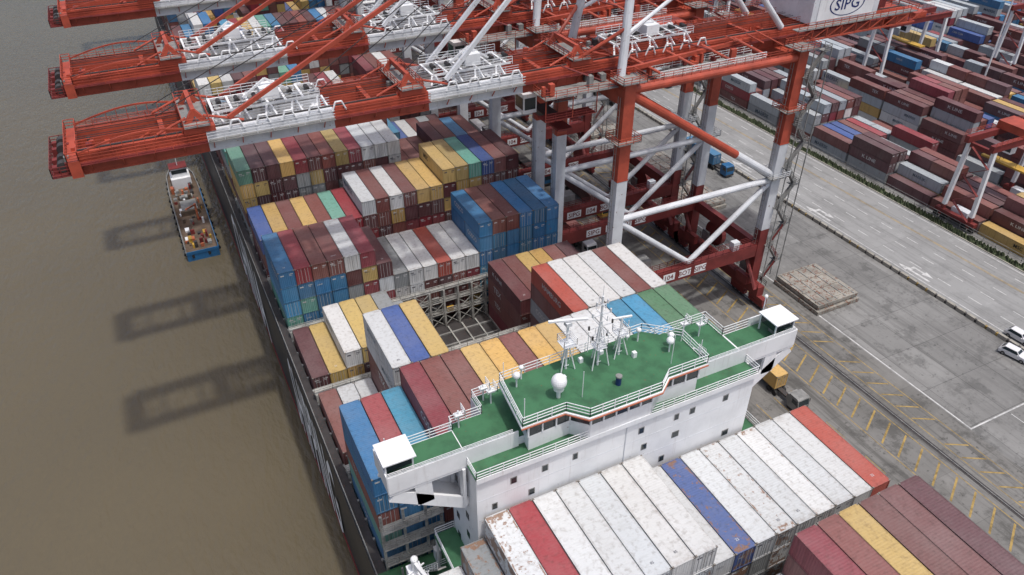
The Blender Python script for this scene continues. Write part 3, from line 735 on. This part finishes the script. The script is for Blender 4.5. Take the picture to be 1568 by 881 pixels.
    for i in range(18):
        x=random.uniform(50,90); s=random.choice([-1,1]); mb.tube((x,s*5,56+random.random()),(x+random.uniform(2,6),s*random.uniform(5,8),53.5+random.random()*2),.13,random.choice([M_red,M_dred]),6)
    for s in (-1,1):
        mb.box(49,min(s*5.0,s*8.8),53.2,61,max(s*5.0,s*8.8),53.28,M_steel); mb.rail([(49,s*8.8,53.3),(61,s*8.8,53.3)],M_red); mb.rail([(49,s*5,53.3),(49,s*8.8,53.3)],M_red)
        mb.box(49.5,min(s*5.5,s*8.0),49.6,58,max(s*5.5,s*8.0),49.66,M_dred); mb.rail([(49.5,s*8.0,49.7),(58,s*8.0,49.7)],M_dred)
        for q in (49.6,54,58): mb.beam((q,s*7.9,49.6),(q,s*7.9,53.2),.12,.12,M_red)
    mb.box(100,-5.2,55.9,115,5.2,62.6,M_white2); mb.box(99.7,-5.5,62.6,115.3,5.5,62.9,M_steel)
    mb.rail([(99.7,-5.5,62.9),(115.3,-5.5,62.9),(115.3,5.5,62.9),(99.7,5.5,62.9)],M_white,1.1,1.5,.07,True)
    mb.box(101.2,-5.32,56.3,113.6,-5.2,62.0,M_white)
    ring=[]
    for i in range(40):
        t=2*math.pi*i/40
        for r in (1,.93): ring.append((107.4+3.9*r*math.cos(t),-5.34,58.5+1.9*r*math.sin(t)))
    mb.add(ring,[(2*i,(2*i+2)%80,(2*i+3)%80,2*i+1) for i in range(40)],M_navy)
    text_on(mb,'SIPG',(107.4,-5.34,58.5),'-Y',1.8,M_navy,5.4)
    mb.box(96,-7,55.75,123,-5.5,55.85,M_steel); mb.rail([(96,-7,55.85),(123,-7,55.85),(123,7,55.85),(96,7,55.85)],M_red,1.1,1.8,.07)
    for q in range(9): mb.beam((96+q*3.2,-6.9,54),(96+q*3.2,-6.9,55.8),.12,.12,M_red); mb.beam((96+q*3.2,-6.9,54),(99.2+q*3.2,-6.9,55.7),.1,.1,M_red)
    mb.beam((96,-6.9,54),(123,-6.9,54),.2,.25,M_red)
    mb.box(116.5,-3,55.9,119.5,3,58.4,M_dred); mb.box(119,-5.2,53.2,123.5,5.2,55.5,M_red)
    mb.box(68,-9,53.2,88,-5.6,53.28,M_steel); mb.rail([(68,-9,53.3),(88,-9,53.3)],M_white,1.1,1.5,.08); mb.rail([(68,-5.6,53.3),(88,-5.6,53.3)],M_white,1.1,1.5,.06)
    mb.box(78,5.2,53.3,83,8.8,56,M_red)
    tx=54
    mb.box(tx-3,-4,51.6,tx+3,4,52.8,M_red); mb.box(tx-4.6,-1.4,48.4,tx-2.4,1.4,51.4,M_white); mb.box(tx-4.65,-1.2,49,tx-4.6,1.2,50.8,M_glass); mb.box(tx-4.4,-1.45,49,tx-2.6,-1.4,50.8,M_glass)
    for a in (-1,1):
        for b in (-2,2): mb.beam((tx+a,b,51.6),(tx+a*.9,b,47.6),.06,.06,M_dark)
    mb.box(tx-1.2,-6.1,46.8,tx+1.2,6.1,47.1,M_dred); mb.box(tx-1.2,-2.5,47.1,tx+1.2,2.5,47.8,M_dark)
    for i in range(30):
        x=66+i*1.0; mb.beam((x,4.8,53.4),(x+.5,4.8,51.9),.08,.08,M_dark); mb.beam((x+.5,4.8,51.9),(x+1,4.8,53.4),.08,.08,M_dark)
    return mb
cm=build_crane()
first=None
for yc in (97.5,124.0,160.0,196.0,236.0,274.0,312.0):
    if first is None: first=cm.obj('ship_to_shore_crane',None,(0,yc,0))
    else:
        o=bpy.data.objects.new('ship_to_shore_crane',first.data); o.location=(0,yc,0); link(o)

# ---------------------------------------------------------------- container yard
random.seed(23)
PAL='DDDDDDDWWWWWWMMMMMMHHYBRRNGDWD'
for bx in range(10):
    cb=CB(); xb=156.5+bx*24.6
    for sy in range(36):
        ys=-30+sy*12.75
        if sy%15==3: continue
        base=random.choice([2,2,3,3,4,4]); kb=random.choice('DDDDWWWMMMMHYB')
        if bx==0 and ys>150: base=min(base,3)
        if bx>7 and ys<60: continue
        for r in range(6):
            lv=max(0,min(5,base+random.choice([-1,0,0,1])))
            if r==0 and bx==0: lv=min(lv,3)
            for t in range(lv):
                k=random.choice(PAL) if random.random()<.65 else kb
                x=xb+r*2.75; z=GZ+.05+2.62*t
                if random.random()<.1:
                    cb.add(x,ys,z,k,6.06,2.6,None,1 if bx<5 else 0); cb.add(x,ys+6.13,z,random.choice(PAL),6.06,2.6,None,1 if bx<5 else 0)
                else:
                    cb.add(x,ys,z,k,12.19,2.6,None,2 if (bx==0 and ys<150) else (1 if bx<5 else 0))
                    if r==0 or t>=base-1: logo(cb,k,x,ys,z,12.19,2.6,.55,.75 if k!='M' else 1.)
    cb.obj('container_yard_block')
def rtg(x,y,name='gantry_crane'):
    mb=MB(); H=19
    for X in (0,23.5):
        for Y in (-3.6,3.6):
            mb.beam((X,Y,.9),(X,Y*.97,3.5),.8,.7,M_dred); mb.beam((X,Y*.97,3.5),(X,Y*.8,H),.85,.8,M_white)
            for j in (-.9,.9): mb.tube((X-.35,Y+j,.75),(X+.35,Y+j,.75),.75,M_rubber,14)
        mb.box(X-.6,-5,1.5,X+.6,5,2.4,M_dred); mb.box(X+.7 if X==0 else X-2.6,-2,1.3,X+2.6 if X==0 else X-.7,2,3.4,M_white2)
        mb.box(X-.4,-3,H-1,X+.4,3,H,M_dred)
    for Y in (-2.9,2.9): mb.box(-1.5,Y-.5,H,25,Y+.5,H+1.5,M_dred); mb.rail([(-1.5,Y*1.25,H+1.4),(25,Y*1.25,H+1.4)],M_red)
    mb.box(8,-3.4,H+1.5,13,3.4,H+3.2,M_red); mb.box(9,-1.1,H-3.4,10.8,1.1,H-1,M_white); mb.box(8.96,-1,H-3,9,1,H-1.6,M_glass)
    mb.box(11,-6,H-7,13.4,6,H-6.6,M_yel)
    for a in (11.5,13):
        for b in (-2,2): mb.beam((a,b,H-6.6),(a,b,H+1.5),.06,.06,M_dark)
    for i in range(5): mb.beam((-1.0,-3.5+(i%2)*5,2.5+i*3.2),(-1.0,1.5-(i%2)*5,5.7+i*3.2),.6,.1,M_dred)
    mb.obj(name,None,(x,y,GZ))
for a,b in ((157-1.8,89.5),(157+24.6-1.8,205),(157+49.2-1.8,160),(157+24.6*3-1.8,235),(155.2,262),(157+24.6*4-1.8,150),(157+24.6*2-1.8,255),(157+24.6*5-1.8,215)): rtg(a,b)

# ---------------------------------------------------------------- hatch covers on the quay
def hatch(x0,y0,w,l,n):
    mb=MB()
    for i in range(n):
        o=i*.25; z=GZ+.1+i*1.05
        mb.box(x0+o,y0+o*2,z,x0+w-o*.5,y0+l-o,z+.75,M_hatch)
        for k in range(5): mb.box(x0+o+.6+k*(w-2)/4,y0+o*2+.2,z+.75,x0+o+.8+k*(w-2)/4,y0+l-o-.2,z+.85,M_steel)
        for k in range(4): mb.box(x0+o+.3,y0+o*2+1+k*(l-2)/3,z+.75,x0+w-.6,y0+o*2+1.25+k*(l-2)/3,z+.9,M_hatch)
        for a in (.4,w-.9):
            for b in (.6,l/2,l-1): mb.box(x0+a,y0+b,z-.12,x0+a+.4,y0+b+.5,z,M_dark)
    mb.obj('hatch_cover')
hatch(102.8,77.4,10.6,12,2); hatch(103.5,118,10.6,12,2); hatch(104,134,10.6,12,3); hatch(104,162,10.6,12,2); hatch(104,200,10.6,12,2); hatch(110,232,10.6,12,2)

# ---------------------------------------------------------------- vehicles
def truck(x,y,cab,k,d=-1,L=12.19):
    e=empty('container_truck',(x,y,GZ)); e.rotation_euler=(0,0,0 if d<0 else math.pi)
    mb=MB()
    mb.box(-.45,-1,.85,.45,12.5,1.15,M_dark); mb.box(-1.15,1.0,1.15,1.15,12.6,1.32,M_dark)
    for yy in (-2.6,1.0,2.3,9.6,10.9,12.0):
        for s in (-1,1): mb.tube((s*.75,yy,.5),(s*1.15,yy,.5),.5,M_rubber,14)
    prof=[(-4.3,.55),(-4.35,1.6),(-4.1,2.9),(-3.8,3.1),(-2.1,3.1),(-2.0,.9),(-2.2,.55)]
    n=len(prof); vs=[(-1.2,a,b) for a,b in prof]+[(1.2,a,b) for a,b in prof]
    mb.add(vs,[tuple(range(n)),tuple(range(2*n-1,n-1,-1))]+[(i,i+n,(i+1)%n+n,(i+1)%n) for i in range(n)],cab)
    mb.add([(-1.05,-4.36,1.75),(1.05,-4.36,1.75),(1.05,-4.15,2.75),(-1.05,-4.15,2.75)],[(0,1,2,3)],M_glass)
    for s in (-1,1): mb.box(min(s*1.2,s*1.215),-3.9,1.8,max(s*1.2,s*1.215),-2.9,2.6,M_glass); mb.box(min(s*1.25,s*1.45),-4.2,1.9,max(s*1.25,s*1.45),-4.1,2.6,M_dark)
    mb.box(-1.25,-4.45,.45,1.25,-4.3,.85,M_dark); mb.box(-1,-1.9,1.2,1,-1.5,2.6,M_steel)
    mb.obj('tractor_and_chassis',e)
    if k:
        cb=CB(); cb.add(-1.22,1.0,1.34,k,L,2.6,None,2); o=cb.obj('container'); o.parent=e
truck(81.6,63.5,M_steel,'Y',-1,6.06)
truck(124.5,134,M_blue,'B',-1); truck(75,118,M_white,'W',-1); truck(82,150,M_blue,None,-1); truck(78.5,172,M_white,'H',-1); truck(82,205,M_white,'D',1)
truck(147,190,M_blue,'M',-1); truck(139.5,225,M_white,'Y',1); truck(124,180,M_white,'W',-1); truck(86,130,M_yel,'D',-1);truck(71,140,M_blue,'N',-1)
truck(176.3,120,M_white,'W',-1); truck(201,140,M_blue,'H',1); truck(225.4,180,M_white,'D',-1); truck(176.3,175,M_white,'Y',1); truck(201,205,M_blue,'M',-1)
def car(x,y,m,rot=0):
    mb=MB()
    prof=[(-2.3,.35),(-2.35,.8),(-2.1,1.0),(-1.0,1.08),(-.35,1.62),(1.55,1.66),(2.2,1.1),(2.3,.85),(2.25,.35)]
    ws=[.86,.9,.88,.88,.68,.68,.8,.88,.86]
    n=len(prof); vs=[(-w,a,b) for (a,b),w in zip(prof,ws)]+[(w,a,b) for (a,b),w in zip(prof,ws)]
    mb.add(vs,[tuple(range(n)),tuple(range(2*n-1,n-1,-1))]+[(i,i+n,(i+1)%n+n,(i+1)%n) for i in range(n)],m)
    mb.add([(-.74,-.92,1.14),(.74,-.92,1.14),(.6,-.42,1.58),(-.6,-.42,1.58)],[(0,1,2,3)],M_glass)
    mb.add([(-.6,1.66,1.61),(.6,1.66,1.61),(.7,2.1,1.2),(-.7,2.1,1.2)],[(0,1,2,3)],M_glass)
    for s in (-1,1):
        mb.add([(s*.89,-.8,1.12),(s*.89,1.9,1.14),(s*.72,1.5,1.58),(s*.72,-.3,1.56)],[(0,1,2,3)],M_glass)
        for yy in (-1.45,1.45): mb.tube((s*.7,yy,.34),(s*.93,yy,.34),.34,M_rubber,16); mb.tube((s*.92,yy,.34),(s*.94,yy,.34),.18,M_steel,10)
        mb.box(s*.98-.1,-.75,1.0,s*.98+.1,-.6,1.15,m)
        mb.box(s*.62-.18,-2.37,.68,s*.62+.18,-2.3,.85,M_steel)
    o=mb.obj('parked_car',None,(x,y,GZ+.01)); o.rotation_euler=(0,0,R(rot)); o.scale=(1.08,1.08,1.08)
car(130.6,55.9,M_carw,4); car(125.4,53.2,M_carw,12)
for x,y,h in ((153,178,30),(153,330,30),(126.5,225,28),(230,140,35),(255,240,35)):
    mb=MB(); mb.tube((0,0,0),(0,0,h),.32,M_white,10,.14); mb.tube((0,0,h-1.2),(0,0,h-.8),1.1,M_steel,14); mb.box(-.6,-.6,0,.6,.6,.8,M_conc)
    for i in range(8):
        a=i*math.pi/4; mb.box(1.2*math.cos(a)-.25,1.2*math.sin(a)-.25,h-1.1,1.2*math.cos(a)+.25,1.2*math.sin(a)+.25,h-.7,M_white)
    mb.obj('light_mast',None,(x,y,GZ))

# ---------------------------------------------------------------- work boat
mb=MB()
out=[(-3.4,0),(3.4,0),(3.6,30),(3.2,40),(1.6,46),(0,48),(-1.6,46),(-3.2,40),(-3.6,30)]
mb.prism(out,-.8,1.7,M_blue,M_deck)
n=len(out)
for i in range(n):
    a=out[i];b=out[(i+1)%n]; mb.beam((a[0],a[1],2.0),(b[0],b[1],2.0),.2,.7,M_blue if a[1]<15 else M_steel)
    L=(Vector(b)-Vector(a)).length
    for j in range(int(L/3)):
        p=Vector(a).lerp(Vector(b),(j+.5)/(L/3)); mb.tube((p.x*1.03,p.y-.05,1.2),(p.x*1.06+.01,p.y+.05,1.2),.5,M_rubber,10)
mb.box(-2.3,33,1.7,2.3,38,4.4,M_white); mb.box(-1.9,34,4.4,1.9,37.4,6.8,M_white); mb.box(-2.1,33.8,6.8,2.1,37.6,6.95,M_dred)
mb.box(-1.8,33.95,5.4,1.8,34,6.4,M_glass); mb.box(-1.93,34.2,5.4,-1.9,37.2,6.4,M_glass); mb.tube((0,35.5,7),(0,35.5,11),.1,M_white,6); mb.beam((-1.2,35.5,9.5),(1.2,35.5,9.5),.1,.1,M_white)
random.seed(9)
for i in range(70):
    x=random.uniform(-2.7,2.7); y=random.uniform(2,32); w=random.uniform(.3,.9); l=random.uniform(.3,1.6); h=random.uniform(.3,1.5)
    mb.box(x-w/2,y,1.7,x+w/2,y+l,1.7+h,random.choice([M_deck,M_steel,M_dark,M_yel,M_dred,M_white,M_orange]))
mb.box(-2.2,18,1.7,2.2,24,2.9,M_deck); mb.box(-1.8,18.5,2.9,1.8,23.5,3.1,M_steel)
mb.tube((1.2,15,1.7),(1.2,15,6),.25,M_orange); mb.beam((1.2,15,5.8),(-1,8,8.6),.3,.3,M_orange)
mb.tube((-1.5,27,2.2),(1.5,27,2.2),.7,M_steel,14)
for s in (-1,1): mb.rail([(s*3.3,0.3,2.3),(s*3.4,30,2.3)],M_steel,.9,2,.06)
mb.obj('work_boat',None,(1.8,158,0))

# ---------------------------------------------------------------- sky / sun / camera
w=bpy.data.worlds.new("World"); scene.world=w; w.use_nodes=True
nt=w.node_tree; bg=nt.nodes['Background']; sky=nt.nodes.new('ShaderNodeTexSky'); sky.sky_type='NISHITA'; sky.sun_disc=False
sd=Vector((5.5,-15.7,54)).normalized()
sky.sun_elevation=math.asin(sd.z); sky.sun_rotation=math.atan2(sd.x,sd.y)
sky.air_density=1.0; sky.dust_density=5.0; sky.ozone_density=.8
nt.links.new(sky.outputs[0],bg.inputs[0]); bg.inputs[1].default_value=.15
l=bpy.data.lights.new('sun','SUN'); l.energy=2.15; l.angle=R(2.0); l.color=(1,.985,.96)
o=bpy.data.objects.new('sun',l); o.rotation_euler=sd.to_track_quat('Z','Y').to_euler(); o.location=(0,0,200); link(o)
cam=bpy.data.cameras.new('camera'); cam.sensor_width=36; cam.lens=26.93; cam.clip_start=1; cam.clip_end=8000
co=bpy.data.objects.new('camera',cam); co.location=(0,0,94); co.rotation_euler=(R(90-35.6),0,R(-26.3)); link(co)
scene.camera=co
